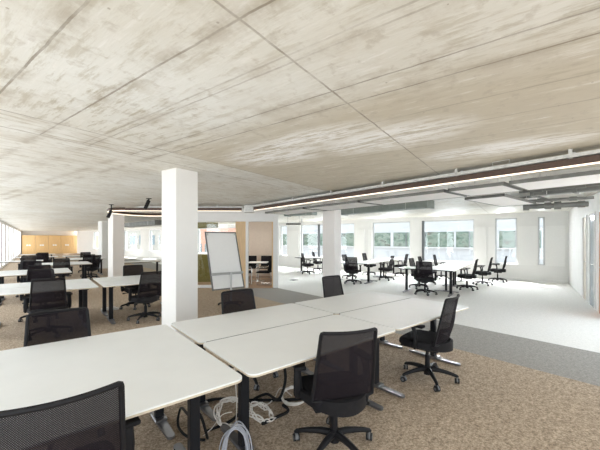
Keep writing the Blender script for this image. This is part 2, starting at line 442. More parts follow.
# meeting room partition : front at v = 10.4, parallel to the picture
MV = 10.4
def ux(px, v=MV): return (px-300)/F*v
m = MB()
def fr(x0, x1, z0, z1, y=MV, t=.12): m.box(((x0+x1)/2, y+t/2, (z0+z1)/2), (x1-x0, t, z1-z0))
fr(-4.3, ux(278), 2.2, HC); fr(ux(245.6), ux(248), 0, 2.2); fr(ux(273), ux(278), 0, 2.2); fr(-4.3, ux(236), 0, .09); fr(-4.3, -4.2, .09, 2.2)
struct(m.build('wall_meeting', M['white']), 'white framed glass partition of the meeting room')
struct(MB().box(((ux(235.5)+ux(245.6))/2, MV+.06, 1.1), (ux(245.6)-ux(235.5), .1, 2.2)).build('trim_20', M['oaklight']), 'pale wood panel beside the meeting room door')
struct(MB().box(((-4.2+ux(235.5))/2, MV+.06, 1.145), (ux(235.5)+4.2, .012, 2.11)).build('window_20', M['partglass']), 'clear glass pane of the meeting room')
MBK = 13.8
p1 = (ux(278)-.06, MV+.12); p2 = (ux(275.5, MBK)-.06, MBK)
struct(MB().span(p1, p2, .12, 0, z=(0, HC)).build('wall_meeting_side', M['white']))
struct(MB().box(((ux(238, MBK)+p2[0])/2, MBK+.06, HC/2), (p2[0]-ux(238, MBK), .12, HC)).build('wall_meeting_back', M['beige']))
struct(MB().box((ux(272.2), MV+.14, 1.1), (.05, .04, 2.2)).build('trim_21', M['oaklight']), 'narrow wooden door lining')
o = MB().box((0, 0, .56), (1.5, .35, .96), bev=.03).box((0, 0, .04), (1.4, .3, .08)).build('felt_screen', M['olive'], loc=(-3.75, 12.0, 0))
tag(o, 'olive green low felt screen standing inside the glass meeting room', 'screen')
o = MB().box((0, 0, 0), (1.25, .1, .17), bev=.015).cyl((0, 0, -.1), .015, 1.2, 'X').build('roller_blind', M['olive'], loc=(ux(198)-.03, MV+.24, 2.10))
tag(o, 'rolled olive blind at the top of the meeting room glass', 'blind')

# outside
struct(MB().box((0, 60, -8.2), (400, 300, .4)).build('ground', M['ground']))
def facade(name, d2, x0, x1, zt, m, label, bands=None, squares=None):
    o = thing(name, label, 'building', (0, 0, 0), DA+pi/2)
    MB().box(((x0+x1)/2, -d2-4, (zt-8)/2), (x1-x0, 8, zt+8)).build('facade_wall', m, o)
    if bands:
        for (z0, z1) in bands:
            w = MB().box(((x0+x1)/2, -d2+.03, (z0+z1)/2), (x1-x0-1, .06, z1-z0)).build('ribbon_window', M['ribbon'], o)
            x = x0+1
            i = 0
            while x < x1-1:
                wd = (.10, .10, .35, .10, .6, .10, .2)[i % 7]
                MB().box((x, -d2+.09, (z0+z1)/2), (wd, .06, z1-z0)).build('mullion', M['darkframe' if wd < .15 else 'facade'], w); x += (1.7, 2.4, 1.4, 3.1, 2.2)[i % 5]; i += 1
            MB().box(((x0+x1)/2, -d2+.14, z0-.08), (x1-x0-1, .28, .12)).build('ledge', M['frame'], o)
    if squares:
        for (x, z, w, h) in squares:
            w_ = MB().box((x, -d2+.03, z), (w, .06, h)).build('window', M['farglass'], o)
            MB().box((x, -d2+.08, z), (.08, .06, h)).build('window_bar', M['facade'], w_)
    return o
facade('office_building', 38, -22, 31.5, 6.8, M['facade'], 'pale office building with green ribbon windows across the street', bands=[(.8, 2.5), (-3.2, -1.5)])
sq = [(x, z, 1.0, 1.5) for x in (36.2, 38, 39.8, 41.6, 43.4, 45.2) for z in (.2, -3.4)]
facade('pink_building', 34, 34.5, 47, 3.6, M['facadepink'], 'pink rendered building seen through the meeting room glass', squares=sq)
sq = [(x, z, 2.2, 2.0) for x in range(52, 118, 4) for z in (1.6, -2.2, 5.4)]
facade('brick_building', 36, 49, 120, 9, M['facadegrey'], 'grey brown building with large windows seen beyond the left hall', squares=sq)

# ------------------------------------------------------------------ chairs
def back_pt(s, t):
    w = .232-.030*t
    y = -.205-.11*t+.045*s*s-.025*sin(pi*min(1, t*1.3))*(1-s*s)
    return (s*w, y, .47+.50*t)
def make_chair(loc, rz, label, group):
    R = thing('office_chair', label, 'chair', loc, rz, group)
    # five star base
    m = MB(); m.cyl((0, 0, .10), .038, .09, n=18)
    cs = []
    for k in range(5):
        a = 2*pi*k/5+.05; dx, dy = cos(a), sin(a)
        pts = [(dx*r, dy*r, z) for r, z in ((.02, .115), (.10, .118), (.18, .108), (.25, .094), (.30, .078), (.315, .066))]
        m.tube(pts, [.030, .027, .023, .020, .018, .014], 8, flat=.9); cs.append((dx*.305, dy*.305, a))
    m.build('star_base', M['black'], R)
    for i, (x, y, a) in enumerate(cs):
        c = MB(); a2 = a+(.9, -.7, 2.1, .3, 1.6)[i]
        nx, ny = -sin(a2), cos(a2)
        for s in (-1, 1):
            p = Vector((x+nx*.014*s, y+ny*.014*s, .028)); q = Vector((nx, ny, 0))
            c.tube([p-q*.0095, p+q*.0095], .028, 14, mi=0)
            c.tube([p+q*s*.0096, p+q*s*.0115], .016, 10, mi=1)
        c.tube([(x, y, .03), (x, y, .072)], .008, 8)
        c.tube([(x+cos(a2)*.033*cos(u)-0, y+sin(a2)*.033*cos(u), .03+.034*sin(u)) for u in [i_*pi/6 for i_ in range(7)]], .007, 6, mi=1, flat=2)
        c.build('caster', [M['rubber'], M['greyrim']], R)
    m = MB(); m.cyl((0, 0, .20), .026, .16, n=16); m.cyl((0, 0, .31), .017, .10, n=16)
    m.build('gas_lift', M['black'], R)
    m = MB(); m.box((0, -.01, .365), (.17, .26, .05), bev=.012); m.tube([(.07, .03, .365), (.23, .03, .362), (.27, .04, .36)], .008); m.tube([(.24, .03, .361), (.28, .04, .36)], .014, flat=.6)
    m.build('tilt_mechanism', M['black'], R)
    # seat
    def seat(u, v_):
        th = 0
        return None
    m = MB()
    def ring(k, z):       # rounded seat outline
        pts = []
        for i in range(40):
            a = 2*pi*i/40; ca, sa = cos(a), sin(a); e = .42
            x = .245*k*abs(ca)**e*(1 if ca > 0 else -1); y = .235*k*abs(sa)**e*(1 if sa > 0 else -1)+.035
            zz = z-(.022*max(0, (y-.16)/.11)**2 if z > .43 else 0)
            pts.append((x*(1-.06*(y < -.1)), y, zz))
        return [m.bm.verts.new(p) for p in pts]
    rg = [ring(.93, .400), ring(.985, .415), ring(1, .44), ring(.985, .468), ring(.94, .484), ring(.80, .488), ring(.4, .484)]
    for A, B in zip(rg, rg[1:]):
        for j in range(40):
            f = m.bm.faces.new((A[j], A[(j+1) % 40], B[(j+1) % 40], B[j])); f.smooth = True
    m.bm.faces.new(rg[0][::-1]); m.bm.faces.new(rg[-1])
    m.build('seat', M['fabric'], R)
    m = MB(); m.box((0, .03, .392), (.42, .40, .018), bev=.008); m.build('seat_pan', M['black'], R)
    # back
    m = MB(); m.grid(lambda u, v_: back_pt((u*2-1)*.96, .02+.955*v_), 14, 14)
    bk = m.build('back_mesh', M['mesh'], R)
    m = MB()
    path = []
    for i in range(9): path.append(back_pt(-1, i/8*.975))
    path[-1] = back_pt(-1, .965)
    path.append(back_pt(-.985, .99))
    for i in range(11): path.append(back_pt(-.94+1.88*i/10, 1.0))
    path.append(back_pt(.985, .99))
    for i in range(9): path.append(back_pt(1, .965-i/8*.965))
    for i in range(1, 10): path.append(back_pt(1-2*i/10, -.01))
    m.tube(path, .0135, 8, closed=True, flat=.9)
    m.build('back_frame', M['black'], R)
    # curved carrier band around the foot of the back
    m = MB(); N = 20; ring_ = []
    for i in range(N+1):
        s = -1+2*i/N; ang = s*1.30
        x = .272*sin(ang)/sin(1.30); y = .085-.335*((cos(ang)-cos(1.30))/(1-cos(1.30)))
        zt = .492-.01*abs(s); zb = .375+.05*abs(s)**2
        tck = .020
        nx, ny = x/.268*.6, -.9*(1-abs(s))-.1
        l = sqrt(nx*nx+ny*ny); nx, ny = nx/l*tck, ny/l*tck
        ring_.append([m.bm.verts.new(p) for p in ((x, y, zb), (x+nx, y+ny, zb+.008), (x+nx, y+ny, zt-.008), (x, y, zt))])
    for A, B in zip(ring_, ring_[1:]):
        for j in range(4):
            f = m.bm.faces.new((A[j], A[(j+1) % 4], B[(j+1) % 4], B[j])); f.smooth = True
    m.bm.faces.new(ring_[0]); m.bm.faces.new(ring_[-1][::-1])
    m.box((0, -.15, .385), (.10, .18, .03), bev=.008)
    m.build('back_carrier', M['black'], R)
    m = MB(); m.tube([Vector(back_pt(-.9+1.8*i/12, .30))+Vector((0, .012, 0)) for i in range(13)], [.006]+[.024]*11+[.006], 8, flat=.35)
    m.build('lumbar_support', M['black'], R)
    for sd in (-1, 1):
        m = MB(); x = .278*sd
        m.tube([(x*.97, .03, .415), (x, .03, .44), (x*1.02, .02, .52), (x*1.02, .03, .60), (x*1.0, .05, .648)], [.020, .024, .022, .019, .022], 8, flat=1.5)
        ar = m.build('armrest', M['black'], R)
        MB().box((x, .055, .662), (.085, .25, .028), rz=.06*sd, bev=.012, seg=3).build('arm_pad', M['black'], ar)
    return R

B0, BM = radians(39.6), radians(219.6)
KG = 'black mesh office chairs'
chairs = [
 # hub u, v, rotation, label
 (.262, 2.40, radians(16), 'black mesh task chair in front of the cable tangle, seen from behind'),
 (1.46, 3.60, radians(47), 'black mesh task chair seen side-on at the near right corner of the nearest desks'),
 (-1.105, 1.445, B0, 'black mesh chair with big dotted backrest cut off by the bottom left photo edge'),
 (-1.915, 2.51, BM, 'dark mesh chair behind the big bottom left desks, left of the white column'),
 (-.585, 3.595, BM, 'dark mesh chair across the desks, directly below the tilted flipchart'),
 (.70, 5.10, BM, 'dark mesh chair across the desks, in front of the off white column'),
 (-4.20, 5.24, B0, 'black chair with armrests at the near side of the second left hall desk row'),
 (-5.20, 6.30, BM, 'dark chair back rising behind the second left hall desk row, facing the camera'),
 (-6.52, 7.86, B0, 'dark chair back at the near side of the third left hall desk row'),
 (-7.62, 8.92, BM, 'dark chair at the far side of the third left hall desk row'),
 (-12.0, 14.6, B0, 'small far chair standing out against the honey oak cupboards'),
 (-3.08, 6.26, radians(52), 'black chair with see-through back immediately left of the big white column'),
 (-3.87, 7.395, BM, 'low dark chair back across the desk beside the square column with the lamp loop'),
 (-8.45, 12.7, radians(80), 'black chair turned sideways with its star base visible between far left hall desks'),
 (3.66, 9.20, radians(-28), 'chair with greenish see-through back at the head of the larger right desk group'),
 (5.36, 10.08, radians(56), 'nearest of three side-on chairs along the right edge of the larger right desk group'),
 (6.45, 11.10, radians(56), 'middle of three side-on chairs along the right edge of the larger right desk group'),
 (7.55, 12.0, radians(58), 'last of three side-on chairs, closest to the white window wall'),
 D(2.80, 10.75)+(radians(-130), 'chair mostly hidden behind the greenish see-through chair, only its top showing'),
 D(2.85, 12.0)+(radians(-125), 'small chair leaning behind the larger right desk group, below the left window half'),
 D(2.75, 13.9)+(radians(-125), 'small chair below the wide window with a dark post, farthest along its desk'),
 (1.92, 11.5, radians(-20), 'dark chair at the head of the smaller right desk group beside the off white column'),
 (3.42, 12.5, radians(56), 'side-on chair at the middle right edge of the smaller right desk group'),
 (4.50, 14.0, radians(56), 'side-on chair at the far right corner of the smaller right desk group'),
 D(5.75, 13.6)+(radians(-125), 'small chair leaning below the window at the rear of the smaller right desk group'),
 D(5.9, 11.9)+(radians(-125), 'chair showing just above the back of the dark chair at the smaller right desk group'),
 (.36, 14.75, radians(-75), 'left chair of the two at the lone desk seen between meeting room and column'),
 (.93, 16.25, radians(-75), 'right chair of the two at the lone desk seen between meeting room and column'),
 G(.55, 13.35)+(B0, 'dark chair at the near side of the fourth left hall desk row'),
 G(-.35, 16.33)+(B0, 'dark distant chair at the near side of the fifth left hall desk row, left desk'),
 G(.1, 20.0)+(B0, 'tiny dark chair at the farthest left desk before the oak cupboards'),
 G(1.6, 16.25)+(B0, 'distant chair at the near side of the desk seen end-on beside the white columns'),
 G(1.75, 18.7)+(BM, 'distant chair behind the fifth left hall desk row, near the glass door'),
]
chair0 = None
for (u, v, rz, lab) in chairs:
    if chair0 is None: chair0 = make_chair((u, v, 0), rz, lab, KG)
    else: dup(chair0, (u, v, 0), rz, lab, KG)

# ------------------------------------------------------------------ desks
def make_desk(loc, rz, label, group, dd=.8):
    R = thing('desk', label, 'desk', loc, rz, group)
    o_ = rrect(1.6, dd, .055)
    m = MB(); m.prism(o_, .730, .74, 0, 0, 0, True); m.prism(o_, .718, .730, 0, 1, 1, True)
    m.build('tabletop', [M['laminate'], M['edge']], R)
    if dd < 1: MB().box((0, .4055, .724), (1.5, .009, .026)).build('seam_strip', M['black'], R)  # black strip added for the dark of the seam gap
    for y0 in ((0,) if dd < 1 else (-.405, .405)):
        m = MB(); m.box((0, y0+.12, .702), (1.3, .05, .03)); m.box((0, y0-.12, .702), (1.3, .05, .03))
        for s in (-1, 1): m.box((s*.63, y0, .704), (.06, .6, .026))
        m.build('frame', M['powder'], R)
        for s in (-1, 1):
            lg = MB().box((s*.63, y0, .36), (.07, .055, .66), bev=.004, seg=1).build('leg', M['powder'], R)
            m = MB()
            pts = [(-.030, -.33), (-.02, -.348), (0, -.355), (.02, -.348), (.030, -.33), (.040, 0), (.030, .33), (.02, .348), (0, .355), (-.02, .348), (-.030, .33), (-.040, 0)]
            m.prism([(s*.63+x, y0+y) for x, y in pts], .008, .028)
            m.box((s*.63, y0, .032), (.10, .16, .02), bev=.005, seg=1)
            for y in (-.3, .3): m.cyl((s*.63, y0+y, .004), .02, .008, n=10, mi=1)
            m.build('foot', [M['foot'], M['rubber']], lg)
    return R
DG = 'white sit-stand desks'
DH = DA+pi/2
def gdesk(a, b, turn=0): return G(a+.8, b+.4)+(GA+turn,)
desks = [
 gdesk(1.02, 1.71)+('white desk in front, the one the foreground task chair with the lit base stands at',),
 gdesk(1.02, 2.53, pi)+('white desk running past the big white column, chair below the flipchart tucked behind it',),
 gdesk(2.64, 1.71)+('white desk of the nearest group with the side-on chair at its near edge',),
 gdesk(2.64, 2.53, pi)+('white desk at the far right corner of the nearest group, before the off white column',),
 gdesk(-.78, 6.72)+('second left hall row, left desk on the near side, chair with armrests before it',),
 gdesk(-.78, 7.54, pi)+('second left hall row, left desk on the far side',),
 gdesk(.90, 6.72)+('second left hall row, right desk ending behind the big white column',),
 gdesk(.90, 7.54, pi)+('second left hall row, right desk on the far side before the lamp loop column',),
 gdesk(-.95, 10.28)+('third left hall row, desk on the near side',),
 gdesk(-.95, 11.10, pi)+('third left hall row, desk on the far side',),
 gdesk(-.15, 13.5)+('fourth left hall row, desk on the near side with two dark legs showing',),
 gdesk(-.15, 14.32, pi)+('fourth left hall row, desk on the far side',),
 gdesk(-1.5, 16.7)+('fifth left hall row, desk by the white window wall',),
 gdesk(.75, 16.7)+('fifth left hall row, desk seen end-on with its T-leg beside the white columns',),
 gdesk(-.9, 20.3)+('farthest left hall row, left desk in front of the oak cupboards',),
 gdesk(.9, 20.3)+('farthest left hall row, right desk in front of the oak cupboards',),
 gdesk(.75, 17.52, pi)+('fifth left hall row, desk behind the one seen end-on beside the white columns',),
 gdesk(-.9, 24.0)+('small distant desk in the last row before the oak cupboards, by the windows',),
 gdesk(2.3, 13.4)+('lone desk half hidden behind the column with the lamp loop',),
 D(2.33, 9.90)+(DH, 'head desk of the larger right group, end nearest the camera'),
 D(1.93, 11.10)+(DA, 'middle desk of the larger right group, chairs along both sides'),
 D(1.93, 12.71)+(DA, 'last desk of the larger right group, towards the window wall'),
 D(5.30, 10.95)+(DH, 'head desk of the smaller right group, beside the off white column'),
 D(4.90, 12.16)+(DA, 'middle desk of the smaller right group'),
 D(4.90, 13.77)+(DA, 'last desk of the smaller right group, close to the window wall'),
 (.585, 15.4, DH, 'lone small desk seen between the meeting room and the off white column'),
]
desk0 = None
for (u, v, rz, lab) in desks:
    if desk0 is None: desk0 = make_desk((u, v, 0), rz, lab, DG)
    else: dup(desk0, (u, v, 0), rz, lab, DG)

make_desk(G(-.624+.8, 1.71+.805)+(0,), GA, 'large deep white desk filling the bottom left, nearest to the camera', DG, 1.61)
for d_, sg in zip([o for o in C.objects if o.name.split('.')[0] == 'desk'][:2], (1, -1)):      # black strips added for the dark of the cross seams
    if sg: MB().box((sg*.8085, 0, .722), (.015, .70, .022)).build('end_seam_strip', M['black'], d_)
# ------------------------------------------------------------------ flipchart
R = thing('flipchart', 'white flipchart board leaning back on a pole stand in front of the meeting room', 'flipchart', (-1.83, 7.85, 0), radians(37))
tl = radians(-20)
def tilt(o): o.rotation_euler.x = tl; o.location = (0, -.12, .39); return o
b_ = tilt(MB().box((0, 0, .74), (.80, .018, 1.46)).build('board', M['boardwhite'], R))
f = MB()
for x in (-.41, .41): f.box((x, -.002, .74), (.03, .035, 1.50))
for z in (0, 1.48): f.box((0, -.002, z), (.85, .035, .03))
f.build('board_frame', M['greyrim'], b_)
t = MB().box((0, -.05, .36), (.82, .09, .02)).box((0, -.092, .375), (.82, .006, .04)); t.build('pen_tray', M['frame'], b_)
f = MB()
for x in (-.37, .37): f.box((x, -.03, 1.42), (.03, .05, .05), bev=.005)
f.build('paper_clamp', M['galv'], b_)
MB().cyl((0, -.25, .42), .022, .76).build('pole', M['frame'], R)
m = MB()
for k in range(5):
    a = 2*pi*k/5; m.tube([(0, -.25, .075), (cos(a)*.3, -.25+sin(a)*.3, .05)], [.025, .015])
m.cyl((0, -.25, .07), .035, .06)
for k in range(5):
    a = 2*pi*k/5; m.cyl((cos(a)*.3, -.25+sin(a)*.3, .025), .025, .03, 'X', n=12)
m.build('base', M['black'], R)

# ------------------------------------------------------------------ meeting room furniture
def meeting_chair(loc, rz, label):
    R = thing('meeting_chair', label, 'chair', loc, rz, 'meeting room chairs')
    MB().box((0, 0, .45), (.48, .46, .06), bev=.02).build('seat', M['fabric'], R)
    MB().box((0, -.22, .70), (.47, .05, .46), rx=radians(8), bev=.02).build('backrest', M['fabric'], R)
    m = MB()
    for s in (-1, 1): m.tube([(s*.23, -.22, .66), (s*.25, -.1, .62), (s*.25, .22, .62), (s*.25, .24, .58), (s*.25, .22, .03), (s*.25, .18, .013), (s*.25, -.24, .013)], .012)
    m.tube([(-.25, -.24, .013), (.25, -.24, .013)], .012); m.tube([(-.25, .18, .42), (.25, .18, .42)], .012)
    m.build('cantilever_frame', M['chrome'], R)
    return R
struct(MB().prism([(-4.3, MV), (ux(278)-.12, MV), (ux(275.5, MBK)-.12, MBK), (-5, MBK)], 0, .006).build('floor_meeting', M['wood floor']))
R = thing('fill_lamp', 'added flat ceiling lamp brightening the meeting room above the small table', 'lamp', (-1.75, 12.0, 0))  # both lamps in here are added to brighten the meeting room
MB().box((0, 0, HC-.035), (1.3, .34, .07), bev=.008, seg=1).build('housing', M['sail'], R)
MB().box((0, 0, HC-.075), (1.22, .28, .012)).build('diffuser', M['fill panel'], R)
R = thing('fill_lamp', 'added flat ceiling lamp brightening the meeting room above the olive screen', 'lamp', (-3.6, 12.0, 0))
MB().box((0, 0, HC-.035), (1.3, .34, .07), bev=.008, seg=1).build('housing', M['sail'], R)
MB().box((0, 0, HC-.075), (1.22, .28, .012)).build('diffuser', M['fill panel'], R)
mc = None
for u, v, rz, lab in ((-1.98, 11.25, radians(-78), 'black cantilever chair at the left of the meeting room table'),
                      (-1.28, 11.25, radians(82), 'black cantilever chair at the right of the meeting room table'),
                      (-2.03, 13.0, radians(-172), 'black chair at the rear left of the meeting room table'),
                      (-1.43, 13.0, radians(175), 'black chair at the rear right of the meeting room table')):
    if mc is None: mc = meeting_chair((u, v, 0), rz, lab)
    else: dup(mc, (u, v, 0), rz, lab)
R = thing('meeting_table', 'small pale table between black chairs in the meeting room', 'table', (-1.62, 12.1, 0))
MB().prism(rrect(.75, .75, .08), .715, .74, smooth=True).build('tabletop', M['laminate'], R)
MB().cyl((0, 0, .37), .03, .69).build('pedestal', M['chrome'], R)
MB().prism(rrect(.5, .5, .06), 0, .025).build('base_plate', M['chrome'], R)

# ------------------------------------------------------------------ far cupboards
cw = 1.15
cup = None
for k in range(5):
    lab = ['honey oak tall cupboard at the far hall end, first from the left wall', 'honey oak tall cupboard, second from the left wall of the hall', 'honey oak tall cupboard in the middle of the row of five', 'honey oak tall cupboard, second from the glass door', 'honey oak tall cupboard right beside the far glass door'][k]
    p = G(-1.58+cw*(k+.5), BEND-.35)
    if cup is None:
        cup = thing('tall_cupboard', lab, 'cupboard', p+(0,), GA, 'oak cupboards at the far end')
        MB().box((0, 0, 1.06), (cw-.015, .6, 2.12)).build('carcass', M['oak'], cup)
        for s in (-1, 1):
            dr = MB().box((s*cw/4, -.31, 1.06), (cw/2-.02, .02, 2.08)).build('door', M['oak'], cup)
            MB().box((s*.1, -.33, 1.0), (.16, .02, .16)).build('handle', M['sail'], dr)
    else: dup(cup, p+(0,), GA, lab)
struct(MB().box((4.65, BEND-.06, 1.1), (.75, .08, 2.2)).build('door_20', M['greyglass'], rz=GA), 'glass door at the far end of the hall')
struct(MB().box((5.4, BEND-.06, 1.1), (.6, .1, 2.2)).build('trim_22', M['oaklight'], rz=GA), 'pale wood panel beside the far glass door')

# ------------------------------------------------------------------ ceiling services
BA = 4.84; ZL = 2.454
def pendant(label, p0, p1, w=.07, h=.08, brackets=()):
    R = thing('linear_lamp', label, 'lamp', ((p0[0]+p1[0])/2, (p0[1]+p1[1])/2, 0), atan2(p1[1]-p0[1], p1[0]-p0[0]))
    L = sqrt((p1[0]-p0[0])**2+(p1[1]-p0[1])**2)
    MB().box((0, 0, ZL+.015+h/2), (L, w, h), bev=.004, seg=1).build('housing', M['bronze'], R)
    MB().box((0, 0, ZL+.0065), (L-.01, w*.36, .017)).build('diffuser', M['led'], R)
    n = max(2, int(L/1.6)); m = MB()
    for i in range(n):
        x = -L/2+L*(i+.5)/n; m.tube([(x, 0, ZL+h), (x, 0, 2.555)], .006, 6)
    m.build('hanger', M['galv'], R)
    return R
c0 = (-1.32, 9.42)
pendant('long brown linear lamp running diagonally along the carpet edge', G(BA, 7.95), G(BA, .12))
pendant('brown linear lamp across the meeting room front, joining the lamp loop', (-5.2, 9.36), (-1.75, 9.42))
# loop end
R = thing('linear_lamp', 'rounded loop end of the brown lamp line around the square column', 'lamp', (0, 0, 0))
loop = [(-5.215, 9.36)]
for i in range(13):
    a = -pi/2-pi*i/12; loop.append((-5.35+1.05*cos(a)*.75, 10.41+1.05*sin(a)))
loop += [(-4.6, 11.46), (-4.0, 11.46)]
MB().tube([(x, y, ZL+.06) for x, y in loop], .05, 4, flat=.75).build('housing', M['bronze'], R)
MB().tube([(x, y, ZL+.012) for x, y in loop], .018, 6, flat=1.4).build('diffuser', M['led'], R)
m = MB()
for i in (3, 9, 14): m.tube([(loop[i][0], loop[i][1], ZL+.1), (loop[i][0], loop[i][1], HC)], .006, 6)
m.build('hanger', M['galv'], R)

def tray(label, p0, p1, z, w=.16, h=.042):
    R = thing('cable_tray', label, 'cable tray', ((p0[0]+p1[0])/2, (p0[1]+p1[1])/2, 0), atan2(p1[1]-p0[1], p1[0]-p0[0]))
    L = sqrt((p1[0]-p0[0])**2+(p1[1]-p0[1])**2)
    m = MB(); m.box((0, 0, z+.002), (L, w, .004))
    for s in (-1, 1): m.box((0, s*w/2, z+h/2), (L, .004, h)); m.box((0, s*(w/2-.006), z+h), (L, .012, .004))
    m.build('tray', M['galv'], R)
    n = max(2, int(L/1.15))
    for i in range(n):
        x = -L/2+L*(i+.5)/n; mm = MB()
        for s in (-1, 1): mm.box((x, s*(w/2+.012), (z+HC)/2), (.035, .006, HC-z))
        mm.box((x, 0, z-.008), (.035, w+.05, .008)); mm.build('bracket', M['galv'], R)
    m = MB()
    for j, r in enumerate((.012, .009, .014)): m.tube([(-L/2, -.04+.04*j, z+.004+r), (0, -.04+.04*j+.01, z+.004+r), (L/2, -.04+.04*j, z+.004+r)], r, 6)
    m.build('cable', M['blackcable'], R)
    return R
tray('galvanised cable tray above the long diagonal lamp', G(BA+.02, 8.0), G(BA+.02, .16), 2.556)
tray('galvanised cable tray above the lamp in front of the meeting room', (-4.9, 9.50), (-1.7, 9.55), 2.556)
R = thing('junction_box', 'grey junction box at the corner where the lamp lines meet', 'junction box', (-1.52, 9.45, 0))
MB().box((0, 0, 2.53), (.30, .22, .22), bev=.01).build('housing', M['galv'], R)
for s in (-.1, .1): MB().cyl((s, 0, 2.645), .02, .02, n=10).build('conduit', M['frame'], R)

def spot(label, u, v, z, rz):
    R = thing('spotlight', label, 'spotlight', (u, v, 0), rz)
    MB().tube([(0, 0, z), (.09, 0, z-.22)], .045, 14).build('lamp_head', M['black'], R)
    MB().box((0, 0, (z+HC)/2), (.03, .03, HC-z+.04)).box((0, 0, HC-.008), (.12, .05, .016)).build('bracket', M['black'], R)
spot('small black spotlight hung at the rounded lamp loop end', -5.62, 9.35, 2.47, radians(200))
spot('small black spotlight on the ceiling left of the white column', -3.85, 8.0, 2.60, radians(190))

# acoustic sails
def sail(label, a0, a1, b0, b1, z=2.36, group='white ceiling panels'):
    R = thing('ceiling_panel', label, 'ceiling panel', G((a0+a1)/2, (b0+b1)/2)+(0,), GA, group)
    MB().box((0, 0, z+.025), (a1-a0-.03, b1-b0-.03, .05), bev=.004, seg=1).build('panel', M['sail'], R)
    m = MB()
    for s in (-1, 1):
        m.box((0, s*(b1-b0-.02)/2, z+.02), (a1-a0, .02, .05)); m.box((s*(a1-a0-.02)/2, 0, z+.02), (.02, b1-b0, .05))
    m.build('edge_profile', M['galvdark'], R)
    m = MB()
    for sx in (-1, 1):
        for sy in (-1, 1): m.tube([(sx*(a1-a0)*.35, sy*(b1-b0)*.35, z+.05), (sx*(a1-a0)*.35, sy*(b1-b0)*.35, HC)], .004, 5)
    m.build('hanger', M['galv'], R)
sail('white ceiling panel beside the lamp, nearest the right photo edge', 4.98, 5.82, .27, 1.50)
sail('short white ceiling panel under the wire bracket of the lamp', 4.98, 5.82, 1.56, 2.34)
sail('white ceiling panel over the larger right desk group side of the lamp', 4.98, 5.82, 2.40, 4.12)
sail('white ceiling panel beside the lamp, just right of the off white column', 4.98, 5.82, 4.18, 5.85)
sail('white ceiling panel beside the lamp, left of the off white column', 4.98, 5.82, 5.91, 7.6)
sail('white ceiling panel left of the dark pipes, first of the cross row', 6.25, 8.15, 1.95, 2.62)
sail('white ceiling panel left of the dark pipes, second of the cross row', 8.22, 9.55, 1.95, 2.75, 2.51)

def duct(label, p0, p1, w, z0, z1, m, joints=2, cat='duct'):
    R = thing('air_duct', label, cat, ((p0[0]+p1[0])/2, (p0[1]+p1[1])/2, 0), atan2(p1[1]-p0[1], p1[0]-p0[0]))
    L = sqrt((p1[0]-p0[0])**2+(p1[1]-p0[1])**2)
    MB().box((0, 0, (z0+z1)/2), (L, w, z1-z0), bev=.006, seg=1).build('casing', m, R)
    for i in range(joints):
        x = -L/2+.03+(L-.06)*i/max(1, joints-1)
        MB().box((x, 0, (z0+z1)/2), (.05, w+.03, z1-z0+.03)).build('flange', m, R)
    mm = MB()
    for x in (-L*.3, L*.3):
        for s in (-1, 1): mm.tube([(x, s*(w/2+.01), z0), (x, s*(w/2+.01), HC)], .005, 5)
    mm.build('hanger', M['galv'], R)
duct('grey green rectangular air duct right of the off white column', G(7.5, 3.95), G(7.5, 6.9), .35, 2.40, 2.57, M['ductgreen'])
duct('grey green air duct continuing left of the off white column', G(6.9, 7.6), G(6.6, 8.7), .30, 2.42, 2.54, M['ductgreen'])
duct('olive grey air duct under the ceiling behind the lamp loop', (-9.0, 16.5), (-6.2, 14.0), .5, 2.27, 2.47, M['galvdark'])
duct('dark metal duct running off the right photo edge', G(6.4, 1.6), G(6.4, .45), .16, 2.33, 2.45, M['galvdark'], 3)
duct('slim steel duct behind the dark one at the right photo edge', G(6.75, 1.5), G(6.75, .62), .14, 2.36, 2.50, M['galv'], 3)

def pipe(label, p0, p1, r, z, fittings):
    R = thing('pipe', label, 'pipe', ((p0[0]+p1[0])/2, (p0[1]+p1[1])/2, 0), atan2(p1[1]-p0[1], p1[0]-p0[0]))
    L = sqrt((p1[0]-p0[0])**2+(p1[1]-p0[1])**2)
    MB().cyl((0, 0, z), r, L, 'X').build('pipe_run', M['galvdark'], R)
    for x, k in fittings: MB().cyl((x*L, 0, z), r*k, .12, 'X').build('fitting', M['galvdark'], R)
    m = MB()
    for x in (-.35, .35): m.tube([(x*L, 0, z), (x*L, 0, HC)], .005, 5)
    m.build('hanger', M['galv'], R)
pipe('horizontal dark pipe with fittings in front of the white window piers', D(.0, 8.9), D(-1.12, 8.9), .055, 2.35, ((-.45, 1.5), (-.1, 1.35), (.05, 1.6), (.4, 1.2)))
pipe('thin steel pipe parallel to the dark fitted pipe', D(-.1, 8.5), D(-1.15, 8.5), .03, 2.44, ((-.3, 1.4), (.2, 1.4)))
pipe('steel pipe along the dark metal duct near the right photo edge', G(6.15, 1.7), G(6.15, .42), .035, 2.40, ((-.3, 1.3), (.1, 1.3)))
# wire bracket over the lamp
o = MB().tube([tuple(G(BA-.10, 1.62))+(2.60,), tuple(G(BA-.10, 1.62))+(2.648,), tuple(G(BA-.10, 1.42))+(2.648,), tuple(G(BA-.10, 1.42))+(2.60,)], .005, 6).build('wire_bracket', M['galv'])
tag(o, 'bent wire bracket between cable tray and concrete ceiling', 'bracket')
R = thing('bar_lamp', 'short dark bar lamp hanging in front of the window left of the off white column', 'lamp', (ux(293.5, 12), 12, 0), radians(-8))
MB().box((0, 0, 2.20), (.58, .06, .05), bev=.005, seg=1).build('housing', M['black'], R)
MB().box((.31, 0, 2.28), (.06, .06, .25)).build('end_cap', M['sail'], R)
m = MB()
for x in (-.22, .22): m.tube([(x, 0, 2.22), (x, 0, HC)], .004, 5)
m.build('hanger', M['black'], R)

